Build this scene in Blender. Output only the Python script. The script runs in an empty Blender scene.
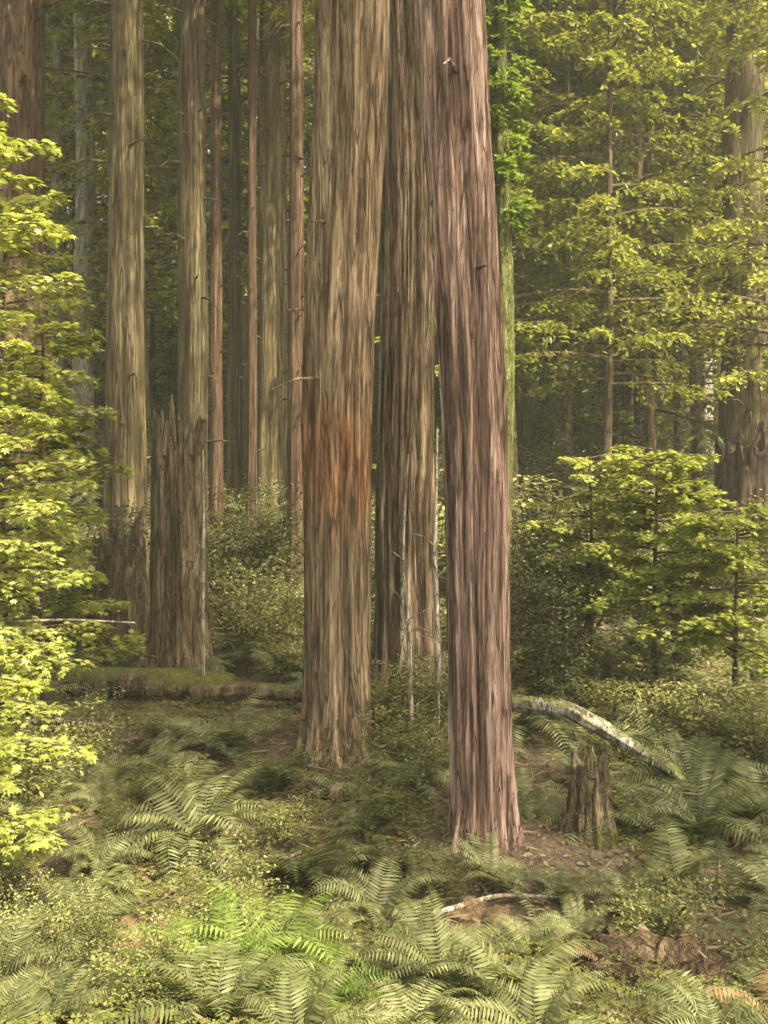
import bpy, math, random
import numpy as np
from mathutils import Vector, noise as mn

random.seed(7)
rng = np.random.default_rng(7)
sc = bpy.context.scene
COL = sc.collection
F = 983.0            # focal length in pixels
HOR = 420.0          # row of the horizon
CZ = 3.2             # eye height above the hollow where the redwoods stand
R = math.radians

# ------------------------------------------------------------------ helpers
_perm = np.random.default_rng(3).random((256, 256))
def vnoise(x, y):
    x = np.asarray(x, float); y = np.asarray(y, float)
    xi = np.floor(x).astype(int); yi = np.floor(y).astype(int)
    fx = x - xi; fy = y - yi
    fx = fx*fx*(3-2*fx); fy = fy*fy*(3-2*fy)
    a = _perm[xi & 255, yi & 255]; b = _perm[(xi+1) & 255, yi & 255]
    c = _perm[xi & 255, (yi+1) & 255]; d = _perm[(xi+1) & 255, (yi+1) & 255]
    return (a*(1-fx)+b*fx)*(1-fy)+(c*(1-fx)+d*fx)*fy - .5

def height(x, y):
    x = np.asarray(x, float); y = np.asarray(y, float)
    t = np.clip(1 - y/6.8, 0, 1); t2 = np.where(y < 0, 1.0, t*t*(3-2*t))
    z = 1.55*t2
    s = np.clip(y-13, 0, None)
    z = z + 0.112*np.minimum(s, 27) + 0.26*np.clip(y-40, 0, 110)
    z = z + .42*vnoise(x*.33+9, y*.33) + .16*vnoise(x*1.1, y*1.1+4) + .05*vnoise(x*3.1, y*3.1)
    for bx, by, bh, br in ((-.46, 8.9, .06, .75), (.74, 7.3, .05, .6), (.26, 10.6, .25, .8), (-2.5, 12.1, .25, .8)):
        z = z + bh*np.exp(-((x-bx)**2+(y-by)**2)/br**2)
    z = z + 2.5*vnoise(x*.05, y*.05)*np.clip((y-22)/30, 0, 1)
    return z
def H(x, y): return float(height(x, y))
def X(px, d): return (px-384)*d/F
def Zat(py, d): return CZ-(py-HOR)*d/F
def PX(x, y): return 384+F*x/max(y, .1)

class MB:
    def __init__(s): s.V = []; s.T = []; s.n = 0
    def add(s, V, Fc):
        V = np.asarray(V, float).reshape(-1, 3); Fc = np.asarray(Fc, int)
        s.V.append(V); s.T.append(Fc+s.n); s.n += len(V)
    def build(s, name, mat, parent=None, smooth=False, link=True):
        me = bpy.data.meshes.new(name)
        V = np.concatenate(s.V); me.vertices.add(len(V)); me.vertices.foreach_set('co', V.ravel())
        nl = sum(f.size for f in s.T); npoly = sum(len(f) for f in s.T)
        loops = np.concatenate([f.ravel() for f in s.T])
        tot = np.concatenate([np.full(len(f), f.shape[1]) for f in s.T])
        start = np.concatenate([[0], np.cumsum(tot)[:-1]])
        me.loops.add(nl); me.loops.foreach_set('vertex_index', loops.astype(np.int32))
        me.polygons.add(npoly); me.polygons.foreach_set('loop_start', start.astype(np.int32))
        me.polygons.foreach_set('loop_total', tot.astype(np.int32))
        if smooth: me.polygons.foreach_set('use_smooth', np.ones(npoly, bool))
        me.update(calc_edges=True); me.validate()
        me.materials.append(mat)
        o = bpy.data.objects.new(name, me)
        if link: COL.objects.link(o)
        if parent: o.parent = parent
        return o

def nrm(v): return v/np.maximum(np.linalg.norm(v, axis=-1, keepdims=True), 1e-9)

def leaves(mb, tpl, P, D, N, S, W=None):
    """stamp the template leaf at points P along D with face normal N"""
    tv, tf = tpl
    D = nrm(D); B = nrm(np.cross(N, D)); N2 = np.cross(D, B)
    S = np.asarray(S, float).reshape(-1, 1, 1)
    W = S if W is None else np.asarray(W, float).reshape(-1, 1, 1)
    V = P[:, None, :] + S*tv[None, :, 0:1]*D[:, None, :] + W*tv[None, :, 1:2]*B[:, None, :] + W*tv[None, :, 2:3]*N2[:, None, :]
    n, k = len(P), len(tv)
    mb.add(V.reshape(-1, 3), (tf[None]+(np.arange(n)*k)[:, None, None]).reshape(-1, tf.shape[1]))

RHOMB = (np.array([(0, 0, 0), (.4, .16, .04), (1, 0, -.06), (.4, -.16, .04)]), np.array([(0, 2, 1), (0, 3, 2)]))
OVAL = (np.array([(0, 0, 0), (.25, .2, .04), (.65, .24, .05), (1, 0, -.05), (.65, -.24, .05), (.25, -.2, .04), (.5, 0, -.03)]),
        np.array([(0, 6, 1), (1, 6, 2), (2, 6, 3), (3, 6, 4), (4, 6, 5), (5, 6, 0)]))
def _maple():
    ang = [0, 22, 42, 62, 84, 104, 128, 180]
    rad = [1.0, .48, .88, .42, .68, .36, .42, .18]
    pts = [(0, 0, .04)]
    for a, r in zip(ang, rad): pts.append((r*math.cos(R(a))*.6+.4-.0, r*math.sin(R(a))*.6, -.10*r*r))
    for a, r in list(zip(ang, rad))[-2:0:-1]: pts.append((r*math.cos(R(a))*.6+.4, -r*math.sin(R(a))*.6, -.10*r*r))
    pts[0] = (.38, 0, .03)
    k = len(pts)-1
    return np.array(pts), np.array([(0, 1+i, 1+(i+1) % k) for i in range(k)])
MAPLE = _maple()
def _spray():
    V = []; T = []
    for i in range(6):
        x = .12+i*.15; l = .34*math.sin(math.pi*(.25+.62*i/6))
        for s in (-1, 1):
            b = len(V); c, q = math.cos(R(52)), math.sin(R(52))*s
            V += [(x, 0, 0), (x+l*.4*c+.035, l*.4*q, .02), (x+l*c, l*q, -.03), (x+l*.5*c-.03, l*.5*q, .02)]
            T += [(b, b+1, b+2), (b, b+2, b+3)]
    b = len(V); V += [(0, .008, 0), (0, -.008, 0), (1, 0, -.03)]; T += [(b, b+1, b+2)]
    return np.array(V, float), np.array(T)
SPRAY = _spray()

def tube(mb, pts, rad, seg=6, cap=True):
    pts = np.asarray(pts, float); n = len(pts); rad = np.broadcast_to(rad, (n,))
    t = nrm(np.gradient(pts, axis=0))
    ref = np.where(np.abs(t[:, 2:3]) > .9, np.array([[1., 0, 0]]), np.array([[0, 0, 1.]]))
    if np.abs(t[:, 2]).max() > .8: ref = np.tile([[1., .2, 0]], (n, 1)) if np.abs(t[:, 2]).min() > .3 else np.tile([[.31, .95, .1]], (n, 1))
    u = nrm(np.cross(t, ref)); v = np.cross(t, u)
    a = np.arange(seg)*2*math.pi/seg
    V = pts[:, None]+rad[:, None, None]*(np.cos(a)[None, :, None]*u[:, None]+np.sin(a)[None, :, None]*v[:, None])
    i = np.arange(n-1)[:, None]*seg; j = np.arange(seg)[None]; j2 = (j+1) % seg
    Q = np.stack([i+j, i+j2, i+seg+j2, i+seg+j], -1).reshape(-1, 4)
    mb.add(V.reshape(-1, 3), Q)
    if cap:
        b = mb.n; mb.add(V[0], np.array([list(range(seg))[::-1]])); mb.add(V[-1], np.array([list(range(seg))]))

def tag(o, label=None, cat=None, group=None, kind=None):
    if label: o['label'] = label
    if cat: o['category'] = cat
    if group: o['group'] = group
    if kind: o['kind'] = kind
    return o
def empty(name, loc, rz=0, s=1):
    o = bpy.data.objects.new(name, None); COL.objects.link(o)
    o.location = loc; o.rotation_euler = (0, 0, rz); o.scale = (s, s, s) if not hasattr(s, '__len__') else s
    o.empty_display_size = .3
    return o

# ---------------------------------------------------------------- materials
def newmat(name):
    m = bpy.data.materials.new(name); m.use_nodes = True
    nt = m.node_tree; nt.nodes.clear()
    return m, nt, (lambda t, **k: _node(nt, t, k)), nt.links.new
def _node(nt, t, k):
    n = nt.nodes.new(t)
    for a, b in k.items():
        if a.startswith('in_'):
            key = a[3:]; key = int(key) if key.isdigit() else key.replace('_', ' ')
            n.inputs[key].default_value = b
        else: setattr(n, a, b)
    return n
def ramp(nd, cols, poss):
    r = nd('ShaderNodeValToRGB'); e = r.color_ramp.elements
    while len(e) < len(cols): e.new(.5)
    for x, c, p in zip(e, cols, poss): x.color = (*c, 1); x.position = p
    return r

def leafmat(name, dark, mid, light, trans=.4, rough=.45, tint=(1.3, 1.25, .7)):
    m, nt, nd, L = newmat(name)
    g = nd('ShaderNodeNewGeometry'); oi = nd('ShaderNodeObjectInfo'); tc = nd('ShaderNodeTexCoord')
    nz = nd('ShaderNodeTexNoise', in_Scale=1.3, in_Detail=2.0)
    L(tc.outputs['Object'], nz.inputs['Vector'])
    a = nd('ShaderNodeMath', operation='MULTIPLY', in_1=.45); L(g.outputs['Random Per Island'], a.inputs[0])
    b = nd('ShaderNodeMath', operation='MULTIPLY', in_1=.35); L(oi.outputs['Random'], b.inputs[0])
    c = nd('ShaderNodeMath', operation='ADD'); L(a.outputs[0], c.inputs[0]); L(b.outputs[0], c.inputs[1])
    d = nd('ShaderNodeMath', operation='MULTIPLY_ADD', in_1=.7); L(nz.outputs['Fac'], d.inputs[0]); L(c.outputs[0], d.inputs[2])
    e = nd('ShaderNodeMath', operation='SUBTRACT', in_1=.25, use_clamp=True); L(d.outputs[0], e.inputs[0])
    r = ramp(nd, [dark, mid, light], [.1, .5, .95]); L(e.outputs[0], r.inputs[0])
    p = nd('ShaderNodeBsdfPrincipled', in_Roughness=rough); p.inputs['Specular IOR Level'].default_value = .2
    L(r.outputs[0], p.inputs['Base Color'])
    mx = nd('ShaderNodeMix', data_type='RGBA', blend_type='MULTIPLY'); mx.inputs[0].default_value = 1
    L(r.outputs[0], mx.inputs[6]); mx.inputs[7].default_value = (*tint, 1)
    t = nd('ShaderNodeBsdfTranslucent'); L(mx.outputs[2], t.inputs['Color'])
    ms = nd('ShaderNodeMixShader'); ms.inputs[0].default_value = trans
    L(p.outputs[0], ms.inputs[1]); L(t.outputs[0], ms.inputs[2])
    o = nd('ShaderNodeOutputMaterial'); L(ms.outputs[0], o.inputs[0])
    return m

def barkmat(name, dark, mid, light, sx=11, sz=.75, moss=0., mosscol=(.09, .11, .02), bump=.9, mossz=None, patch=None):
    m, nt, nd, L = newmat(name)
    tc = nd('ShaderNodeTexCoord'); mp = nd('ShaderNodeMapping'); mp.inputs['Scale'].default_value = (sx, sx, sz)
    L(tc.outputs['Object'], mp.inputs[0])
    w = nd('ShaderNodeTexNoise', in_Scale=1., in_Detail=7., in_Roughness=.62, in_Distortion=.35); L(mp.outputs[0], w.inputs['Vector'])
    mp2 = nd('ShaderNodeMapping'); mp2.inputs['Scale'].default_value = (sx*4, sx*4, sz*5); L(tc.outputs['Object'], mp2.inputs[0])
    w2 = nd('ShaderNodeTexNoise', in_Scale=1., in_Detail=5., in_Roughness=.6); L(mp2.outputs[0], w2.inputs['Vector'])
    ad = nd('ShaderNodeMath', operation='MULTIPLY_ADD', in_1=.35); L(w2.outputs['Fac'], ad.inputs[0]); L(w.outputs['Fac'], ad.inputs[2])
    r = ramp(nd, [dark, mid, light], [.5, .67, .86]); L(ad.outputs[0], r.inputs[0])
    col = r.outputs[0]
    def fissure(scale, width, off):
        m3 = nd('ShaderNodeMapping'); m3.inputs['Scale'].default_value = scale; m3.inputs['Location'].default_value = (off, off, off); L(tc.outputs['Object'], m3.inputs[0])
        n3 = nd('ShaderNodeTexNoise', in_Scale=1., in_Detail=3., in_Roughness=.55, in_Distortion=.6); L(m3.outputs[0], n3.inputs['Vector'])
        s3 = nd('ShaderNodeMath', operation='SUBTRACT', in_1=.5); L(n3.outputs['Fac'], s3.inputs[0])
        a3 = nd('ShaderNodeMath', operation='ABSOLUTE'); L(s3.outputs[0], a3.inputs[0])
        q3 = nd('ShaderNodeMapRange'); q3.inputs[1].default_value = width*.25; q3.inputs[2].default_value = width; L(a3.outputs[0], q3.inputs[0]); return q3.outputs[0]
    fa = fissure((sx*1.1, sx*1.1, sz*.9), .035, 0); fb = fissure((sx*3.1, sx*3.1, sz*3.), .045, 5)
    fm = nd('ShaderNodeMath', operation='MULTIPLY_ADD', in_1=.35, in_2=.65); L(fb, fm.inputs[0])
    fc = nd('ShaderNodeMath', operation='MULTIPLY_ADD', in_1=.75, in_2=.25); L(fa, fc.inputs[0])
    ff = nd('ShaderNodeMath', operation='MULTIPLY'); L(fm.outputs[0], ff.inputs[0]); L(fc.outputs[0], ff.inputs[1])
    ad2 = nd('ShaderNodeMath', operation='MULTIPLY_ADD', in_1=.6); L(ff.outputs[0], ad2.inputs[0]); L(ad.outputs[0], ad2.inputs[2])
    dk = nd('ShaderNodeMix', data_type='RGBA'); L(ff.outputs[0], dk.inputs[0]); dk.inputs[6].default_value = (dark[0]*.7, dark[1]*.7, dark[2]*.7, 1); L(col, dk.inputs[7]); col = dk.outputs[2]
    big = nd('ShaderNodeTexNoise', in_Scale=.8, in_Detail=3.); L(tc.outputs['Object'], big.inputs['Vector'])
    oi = nd('ShaderNodeObjectInfo')
    hs = nd('ShaderNodeHueSaturation'); L(col, hs.inputs['Color'])
    v = nd('ShaderNodeMath', operation='MULTIPLY_ADD', in_1=.8, in_2=.35); L(big.outputs['Fac'], v.inputs[0])
    v2 = nd('ShaderNodeMath', operation='MULTIPLY_ADD', in_1=.45); L(oi.outputs['Random'], v2.inputs[0]); L(v.outputs[0], v2.inputs[2])
    L(v2.outputs[0], hs.inputs['Value']); col = hs.outputs[0]
    if patch:                                                   # a band of freshly shed, redder bark
        z0, z1, pc = patch
        sp = nd('ShaderNodeSeparateXYZ'); L(tc.outputs['Object'], sp.inputs[0])
        wz = nd('ShaderNodeMath', operation='MULTIPLY_ADD', in_1=3.2); L(w.outputs['Fac'], wz.inputs[0]); L(sp.outputs[2], wz.inputs[2])
        sb = nd('ShaderNodeMath', operation='SUBTRACT', in_1=(z0+z1)/2+1.6); L(wz.outputs[0], sb.inputs[0])
        ab = nd('ShaderNodeMath', operation='ABSOLUTE'); L(sb.outputs[0], ab.inputs[0])
        f = nd('ShaderNodeMapRange'); f.inputs[1].default_value = (z1-z0)/2+.25; f.inputs[2].default_value = (z1-z0)/2-.25; L(ab.outputs[0], f.inputs[0])
        f2 = nd('ShaderNodeMath', operation='MULTIPLY', in_1=.75); L(f.outputs[0], f2.inputs[0])
        px = nd('ShaderNodeMix', data_type='RGBA', blend_type='MULTIPLY'); L(f2.outputs[0], px.inputs[0]); L(col, px.inputs[6]); px.inputs[7].default_value = (*pc, 1)
        col = px.outputs[2]
    if moss > 0:
        mnz = nd('ShaderNodeTexNoise', in_Scale=2.2, in_Detail=6., in_Roughness=.7); L(tc.outputs['Object'], mnz.inputs['Vector'])
        fac = mnz.outputs['Fac']
        g = nd('ShaderNodeNewGeometry'); sp = nd('ShaderNodeSeparateXYZ'); L(g.outputs['Normal'], sp.inputs[0])
        q = nd('ShaderNodeMath', operation='MULTIPLY_ADD', in_1=.22); L(sp.outputs[2], q.inputs[0]); L(fac, q.inputs[2])
        mr = nd('ShaderNodeMapRange'); mr.inputs[1].default_value = .68-moss*.4; mr.inputs[2].default_value = .80-moss*.4
        L(q.outputs[0], mr.inputs[0])
        mx = nd('ShaderNodeMix', data_type='RGBA'); L(mr.outputs[0], mx.inputs[0]); L(col, mx.inputs[6]); mx.inputs[7].default_value = (*mosscol, 1)
        col = mx.outputs[2]
    p = nd('ShaderNodeBsdfPrincipled', in_Roughness=.9); p.inputs['Specular IOR Level'].default_value = .15
    L(col, p.inputs['Base Color'])
    b = nd('ShaderNodeBump', in_Strength=bump, in_Distance=.05); L(ad2.outputs[0], b.inputs['Height']); L(b.outputs[0], p.inputs['Normal'])
    o = nd('ShaderNodeOutputMaterial'); L(p.outputs[0], o.inputs[0])
    return m

M = {}
M['redwood'] = barkmat('redwood_bark', (.05, .032, .014), (.21, .145, .075), (.44, .33, .19), moss=.05, patch=(2.2, 3.0, (1.15, .74, .58)))
M['pinkwood'] = barkmat('pink_redwood_bark', (.055, .032, .018), (.26, .165, .11), (.50, .36, .26), moss=.02)
M['fluted'] = barkmat('fluted_grey_bark', (.03, .02, .009), (.135, .092, .05), (.33, .245, .15), moss=.2)
M['farbark'] = barkmat('old_bark', (.03, .022, .009), (.105, .08, .036), (.22, .175, .09), sx=7, sz=.5, moss=.16, mosscol=(.10, .105, .03))
M['redbark'] = barkmat('red_bark', (.03, .018, .009), (.125, .075, .04), (.24, .155, .09), sx=7, sz=.6)
M['palebark'] = barkmat('pale_bark', (.12, .10, .07), (.30, .27, .18), (.5, .46, .34), sx=6, sz=2., moss=.1)
M['mossbark'] = barkmat('mossy_bark', (.04, .045, .01), (.08, .085, .02), (.14, .14, .04), sx=9, sz=3., moss=.3, mosscol=(.09, .11, .02))
M['darkwood'] = barkmat('dark_brown_bark', (.02, .012, .008), (.07, .045, .025), (.15, .10, .06), sx=7, sz=.9, moss=.05)  # dark brown wood of the wide stump at the right edge
M['duff'] = barkmat('crumbling_wood', (.035, .022, .011), (.09, .062, .03), (.17, .125, .07), sx=14, sz=8., moss=0)
M['deadwood'] = barkmat('weathered_wood', (.09, .07, .045), (.28, .23, .15), (.55, .48, .34), sx=10, sz=.8, bump=.5)
M['palewood'] = barkmat('pale_log', (.12, .10, .055), (.36, .32, .2), (.66, .62, .46), sx=7, sz=4., moss=.16, mosscol=(.16, .17, .04))  # paler than the other dead wood, with some moss
M['rotwood'] = barkmat('rotten_wood', (.045, .033, .015), (.13, .095, .048), (.26, .20, .11), sx=8, sz=1.4, moss=.16, mosscol=(.085, .09, .025))
M['mosslog'] = barkmat('moss_covered_log', (.04, .03, .015), (.12, .09, .045), (.25, .2, .11), sx=8, sz=3., moss=.36, mosscol=(.09, .095, .022))
M['twig'] = barkmat('twig_bark', (.05, .035, .02), (.12, .085, .045), (.22, .17, .1), sx=9, sz=2.)
M['conifer'] = leafmat('conifer_foliage', (.08, .09, .014), (.19, .205, .034), (.33, .34, .075), trans=.35)
M['yellowleaf'] = leafmat('yellow_green_foliage', (.10, .115, .016), (.19, .205, .038), (.31, .32, .08), trans=.5)
M['maple'] = leafmat('maple_leaves', (.12, .14, .022), (.26, .285, .062), (.48, .49, .20), trans=.5, rough=.38)
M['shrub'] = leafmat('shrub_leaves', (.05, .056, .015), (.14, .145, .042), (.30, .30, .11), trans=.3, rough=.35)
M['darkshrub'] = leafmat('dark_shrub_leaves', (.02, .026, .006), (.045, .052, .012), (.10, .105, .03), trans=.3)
M['brightleaf'] = leafmat('vivid_green_leaves', (.05, .085, .012), (.10, .145, .022), (.17, .225, .045), trans=.5)
M['fern'] = leafmat('fern_fronds', (.04, .047, .014), (.115, .122, .042), (.25, .255, .12), trans=.35, rough=.6)
M['greenfern'] = leafmat('emerald_fern_fronds', (.045, .07, .010), (.11, .145, .024), (.21, .25, .07), trans=.4, rough=.6)
M['deadfern'] = leafmat('dead_fern_fronds', (.06, .04, .016), (.14, .09, .04), (.25, .18, .09), trans=.25, rough=.7, tint=(1.2, 1, .8))
M['oxalis'] = leafmat('clover_leaves', (.055, .065, .012), (.12, .13, .03), (.20, .20, .055), trans=.35, rough=.5)
M['litter'] = leafmat('litter_leaves', (.05, .033, .014), (.14, .10, .045), (.32, .26, .15), trans=.1, rough=.8, tint=(1, .9, .7))

def groundmat():
    m, nt, nd, L = newmat('forest_floor')
    tc = nd('ShaderNodeTexCoord')
    n1 = nd('ShaderNodeTexNoise', in_Scale=.55, in_Detail=5., in_Roughness=.6); L(tc.outputs['Object'], n1.inputs['Vector'])
    n2 = nd('ShaderNodeTexNoise', in_Scale=14., in_Detail=8., in_Roughness=.75); L(tc.outputs['Object'], n2.inputs['Vector'])
    vo = nd('ShaderNodeTexVoronoi', in_Scale=45.); L(tc.outputs['Object'], vo.inputs['Vector'])
    r1 = ramp(nd, [(.03, .02, .009), (.095, .066, .03), (.19, .14, .075)], [.3, .5, .75]); L(n2.outputs['Fac'], r1.inputs[0])
    r2 = ramp(nd, [(.03, .03, .009), (.085, .08, .022), (.14, .135, .045)], [.3, .52, .75]); L(n2.outputs['Fac'], r2.inputs[0])
    f = ramp(nd, [(0, 0, 0), (1, 1, 1)], [.44, .56]); L(n1.outputs['Fac'], f.inputs[0])
    mx = nd('ShaderNodeMix', data_type='RGBA'); L(f.outputs[0], mx.inputs[0]); L(r1.outputs[0], mx.inputs[6]); L(r2.outputs[0], mx.inputs[7])
    p = nd('ShaderNodeBsdfPrincipled', in_Roughness=.95); L(mx.outputs[2], p.inputs['Base Color'])
    a = nd('ShaderNodeMath', operation='MULTIPLY_ADD', in_1=.4); L(vo.outputs['Distance'], a.inputs[0]); L(n2.outputs['Fac'], a.inputs[2])
    b = nd('ShaderNodeBump', in_Strength=.9, in_Distance=.06); L(a.outputs[0], b.inputs['Height']); L(b.outputs[0], p.inputs['Normal'])
    o = nd('ShaderNodeOutputMaterial'); L(p.outputs[0], o.inputs[0])
    return m
M['ground'] = groundmat()

# ------------------------------------------------------------------- ground
def axis(lo, hi, fine0, fine1, step, grow=1.12):
    a = list(np.arange(fine0, fine1, step)); s = step; v = fine1
    while v < hi: a.append(v); s *= grow; v += s
    a.append(hi); s = step; v = fine0-s
    while v > lo: a.insert(0, v); s *= grow; v -= s
    a.insert(0, lo); return np.array(a)
gx = axis(-170, 170, -9, 9, .09); gy = axis(-60, 260, 2, 16, .09, 1.06)
GX, GY = np.meshgrid(gx, gy)
GZ = height(GX, GY)+.035*vnoise(GX*8, GY*8)
mb = MB(); nx, ny = len(gx), len(gy)
i, j = np.meshgrid(np.arange(nx-1), np.arange(ny-1)); k = (j*nx+i).ravel()
mb.add(np.stack([GX, GY, GZ], -1).reshape(-1, 3), np.stack([k, k+1, k+1+nx, k+nx], -1))
g = mb.build('ground', M['ground'], smooth=True); tag(g, kind='structure')

# -------------------------------------------------------------------- trees
def trunk_shape(mb, h, r0, r1, flare=.5, seg=64, rings=120, flute=.06, lean=(0, 0), seed=0, nfl=7, below=.7, jag=None, fz=.35, fine=.5):
    """fluted, furrowed trunk with a flared foot; jag breaks the top off"""
    zs = -below+(h+below)*(np.linspace(0, 1, rings)**1.35)
    th = np.arange(seg)*2*math.pi/seg
    V = np.zeros((rings, seg, 3)); s0 = seed*13.7
    for a, z in enumerate(zs):
        zz = max(z, 0); t = zz/h
        r = r0+(r1-r0)*t**.85
        fl = flare*(.6*math.exp(-zz/.6)+.9*math.exp(-zz/.16))
        for b, q in enumerate(th):
            c, s = math.cos(q), math.sin(q)
            lob = mn.noise(Vector((c*1.3*nfl/5+s0, s*1.3*nfl/5, z*.12)))
            fur = 1-2.4*abs(mn.noise(Vector((c*6+s0, s*6, z*fz+s0))))
            fin = mn.noise(Vector((c*17, s*17+s0, z*fz*2.2)))
            rr = r*(1+lob*flute*2.4+fur*flute*1.25*fine*2+fin*flute*.5+fl*(1+1.1*lob))
            V[a, b] = (c*rr+lean[0]*(t)+.04*math.sin(z*.8+s0)*min(1, zz/3), s*rr+lean[1]*t, z)
            if jag and z > h-jag:
                V[a, b, 2] -= jag*(.5+1.2*mn.noise(Vector((c*2.3+s0, s*2.3, 3))))*((z-h+jag)/jag)
    i = np.arange(rings-1)[:, None]*seg; j = np.arange(seg)[None]; j2 = (j+1) % seg
    mb.add(V.reshape(-1, 3), np.stack([i+j, i+j2, i+seg+j2, i+seg+j], -1).reshape(-1, 4))
    top = V[-1]; c = top.mean(0)-np.array([0, 0, .1 if not jag else jag*.6])
    mb.add(np.vstack([top, c]), np.array([(q, (q+1) % seg, seg) for q in range(seg)]))

def conifer_crown(wood, leaf, h0, h1, L0, L1, nb, tw, seed, ls=.2, tpl=RHOMB, per=7, droop=.45, lean=(0, 0), h=None, rw=.035, flat=.35, r_in=.1):
    """branches from h0 to h1; twig fans on each branch; leaves along each twig"""
    g = np.random.default_rng(seed); h = h or h1
    P = []; D = []; N = []; S = []
    for b in range(nb):
        z = h0+(h1-h0)*((b+g.random())/nb)
        az = g.random()*6.283; f = (z-h0)/(h1-h0)
        L = (L0+(L1-L0)*f)*(.55+.6*g.random())
        o = np.array([lean[0]*z/h, lean[1]*z/h, z]); u = np.array([math.cos(az), math.sin(az), 0])
        up = .25*g.random(); dr = droop*(.6+.8*g.random())
        t = np.linspace(0, 1, 7)[:, None]
        side = np.array([-u[1], u[0], 0])*g.normal()*.15
        pts = o+u*r_in+u*L*t+np.array([0, 0, 1])*(L*up*t-L*dr*t*t)+side*L*t*t
        tube(wood, pts, np.linspace(rw*L/3+.006, .004, 7), 4, cap=False)
        n = tw
        tt = .12+.88*g.random(n)**.8
        bp = np.stack([np.interp(tt, t[:, 0], pts[:, k]) for k in range(3)], -1)
        sgn = np.where(g.random(n) < .5, -1, 1)[:, None]
        sd = nrm(u*(.35+.5*g.random((n, 1)))+np.array([-u[1], u[0], 0])*sgn*(.9)+np.array([0, 0, -1])*(g.random((n, 1))*.5-.05))
        tl = L*.30*(1.15-tt)*(.5+.9*g.random(n))+ls*.7
        for k in range(per):
            q = (k+.6*g.random(n))/per
            p = bp+sd*(tl*q)[:, None]+np.array([0, 0, -.35])*(tl*q*q)[:, None]
            ld = sd+g.normal(size=(n, 3))*np.array([.75, .75, .3])
            nn = np.array([0, 0, 1.])+g.normal(size=(n, 3))*flat
            P.append(p); D.append(ld); N.append(nn); S.append(ls*(.55+.7*g.random(n)))
    leaves(leaf, tpl, np.concatenate(P), np.concatenate(D), np.concatenate(N), np.concatenate(S))

def tree_meshes(kind, seed):
    """returns the hidden-until-copied meshes of one tree kind: (trunk mesh, crown mesh)"""
    w, c = MB(), MB()
    if kind == 'tall':        # forest redwood: bare below, drooping sprays above
        trunk_shape(w, 34, .5, .14, .35, 26, 46, .07, seed=seed, fz=.25)
        gq = np.random.default_rng(seed+5)
        for k in range(26):
            zz = gq.uniform(2.5, 13); a = gq.random()*6.28; l = gq.uniform(.3, 1.5); u = np.array([math.cos(a), math.sin(a), 0]); dz = gq.uniform(-.5, .15)*l
            tube(w, [u*.3+[0, 0, zz], u*(.4+l*.5)+[0, 0, zz+dz*.3+.05], u*(.4+l)+[gq.normal()*.1, gq.normal()*.1, zz+dz]], [.035, .02, .005], 5)
        conifer_crown(w, c, 12+3*(seed % 3), 34, 3.9, 1.2, 84, 24, seed, ls=.34, r_in=.3, droop=.5)
    elif kind == 'young':     # young conifer clothed nearly to the ground
        trunk_shape(w, 15, .14, .02, .3, 12, 24, .05, seed=seed)
        conifer_crown(w, c, 1.2, 15, 2.5, .4, 95, 20, seed, ls=.24, r_in=.08, droop=.35)
    elif kind == 'leafy':     # slim understorey broadleaf
        trunk_shape(w, 9.5, .09, .02, .2, 10, 24, .05, lean=(.5, .2), seed=seed)
        conifer_crown(w, c, 2.2, 9.5, 2.2, .9, 72, 30, seed, ls=.105, tpl=OVAL, per=6, droop=.2, lean=(.5, .2), r_in=.03, flat=.5)
    return w, c
LIB = {}
def get_kind(kind, v, bark, leaf):
    key = (kind, v, bark, leaf)
    if key not in LIB:
        if (kind, v) not in LIB:
            w, c = tree_meshes(kind, 11*v+len(kind)); LIB[(kind, v)] = (w, c)
        w, c = LIB[(kind, v)]
        a = w.build('trunk', M[bark], link=False, smooth=True).data; b = c.build('crown', M[leaf], link=False).data
        LIB[key] = (a, b)
    return LIB[key]

DIAM = {'tall': 1.0, 'young': .28, 'leafy': .18}
trees = []
def tree(kind, v, bark, leaf, px, d, wpx=None, name='redwood_tree', label='', cat='tree', group=None, rz=None, s=None, hs=1.0, crown=True):
    x = X(px, d); z = H(x, d)
    if s is None: s = (wpx*d/F)/DIAM[kind]
    if kind == 'tall': sz = .8+.25*random.random()
    else: sz = s
    sz *= hs
    cs = s if kind != 'tall' else max(.75, min(s, 1.3))
    a, b = get_kind(kind, v, bark, leaf)
    r = empty(name, (x, d, z-.05), rz if rz is not None else random.random()*6.28, 1)
    t = bpy.data.objects.new('trunk', a); COL.objects.link(t); t.parent = r; t.scale = (s, s, sz)
    c = bpy.data.objects.new('crown', b); COL.objects.link(c); c.parent = r; c.scale = (cs, cs, sz)
    tag(r, label, cat, group); trees.append((x, d, s)); return r

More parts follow.
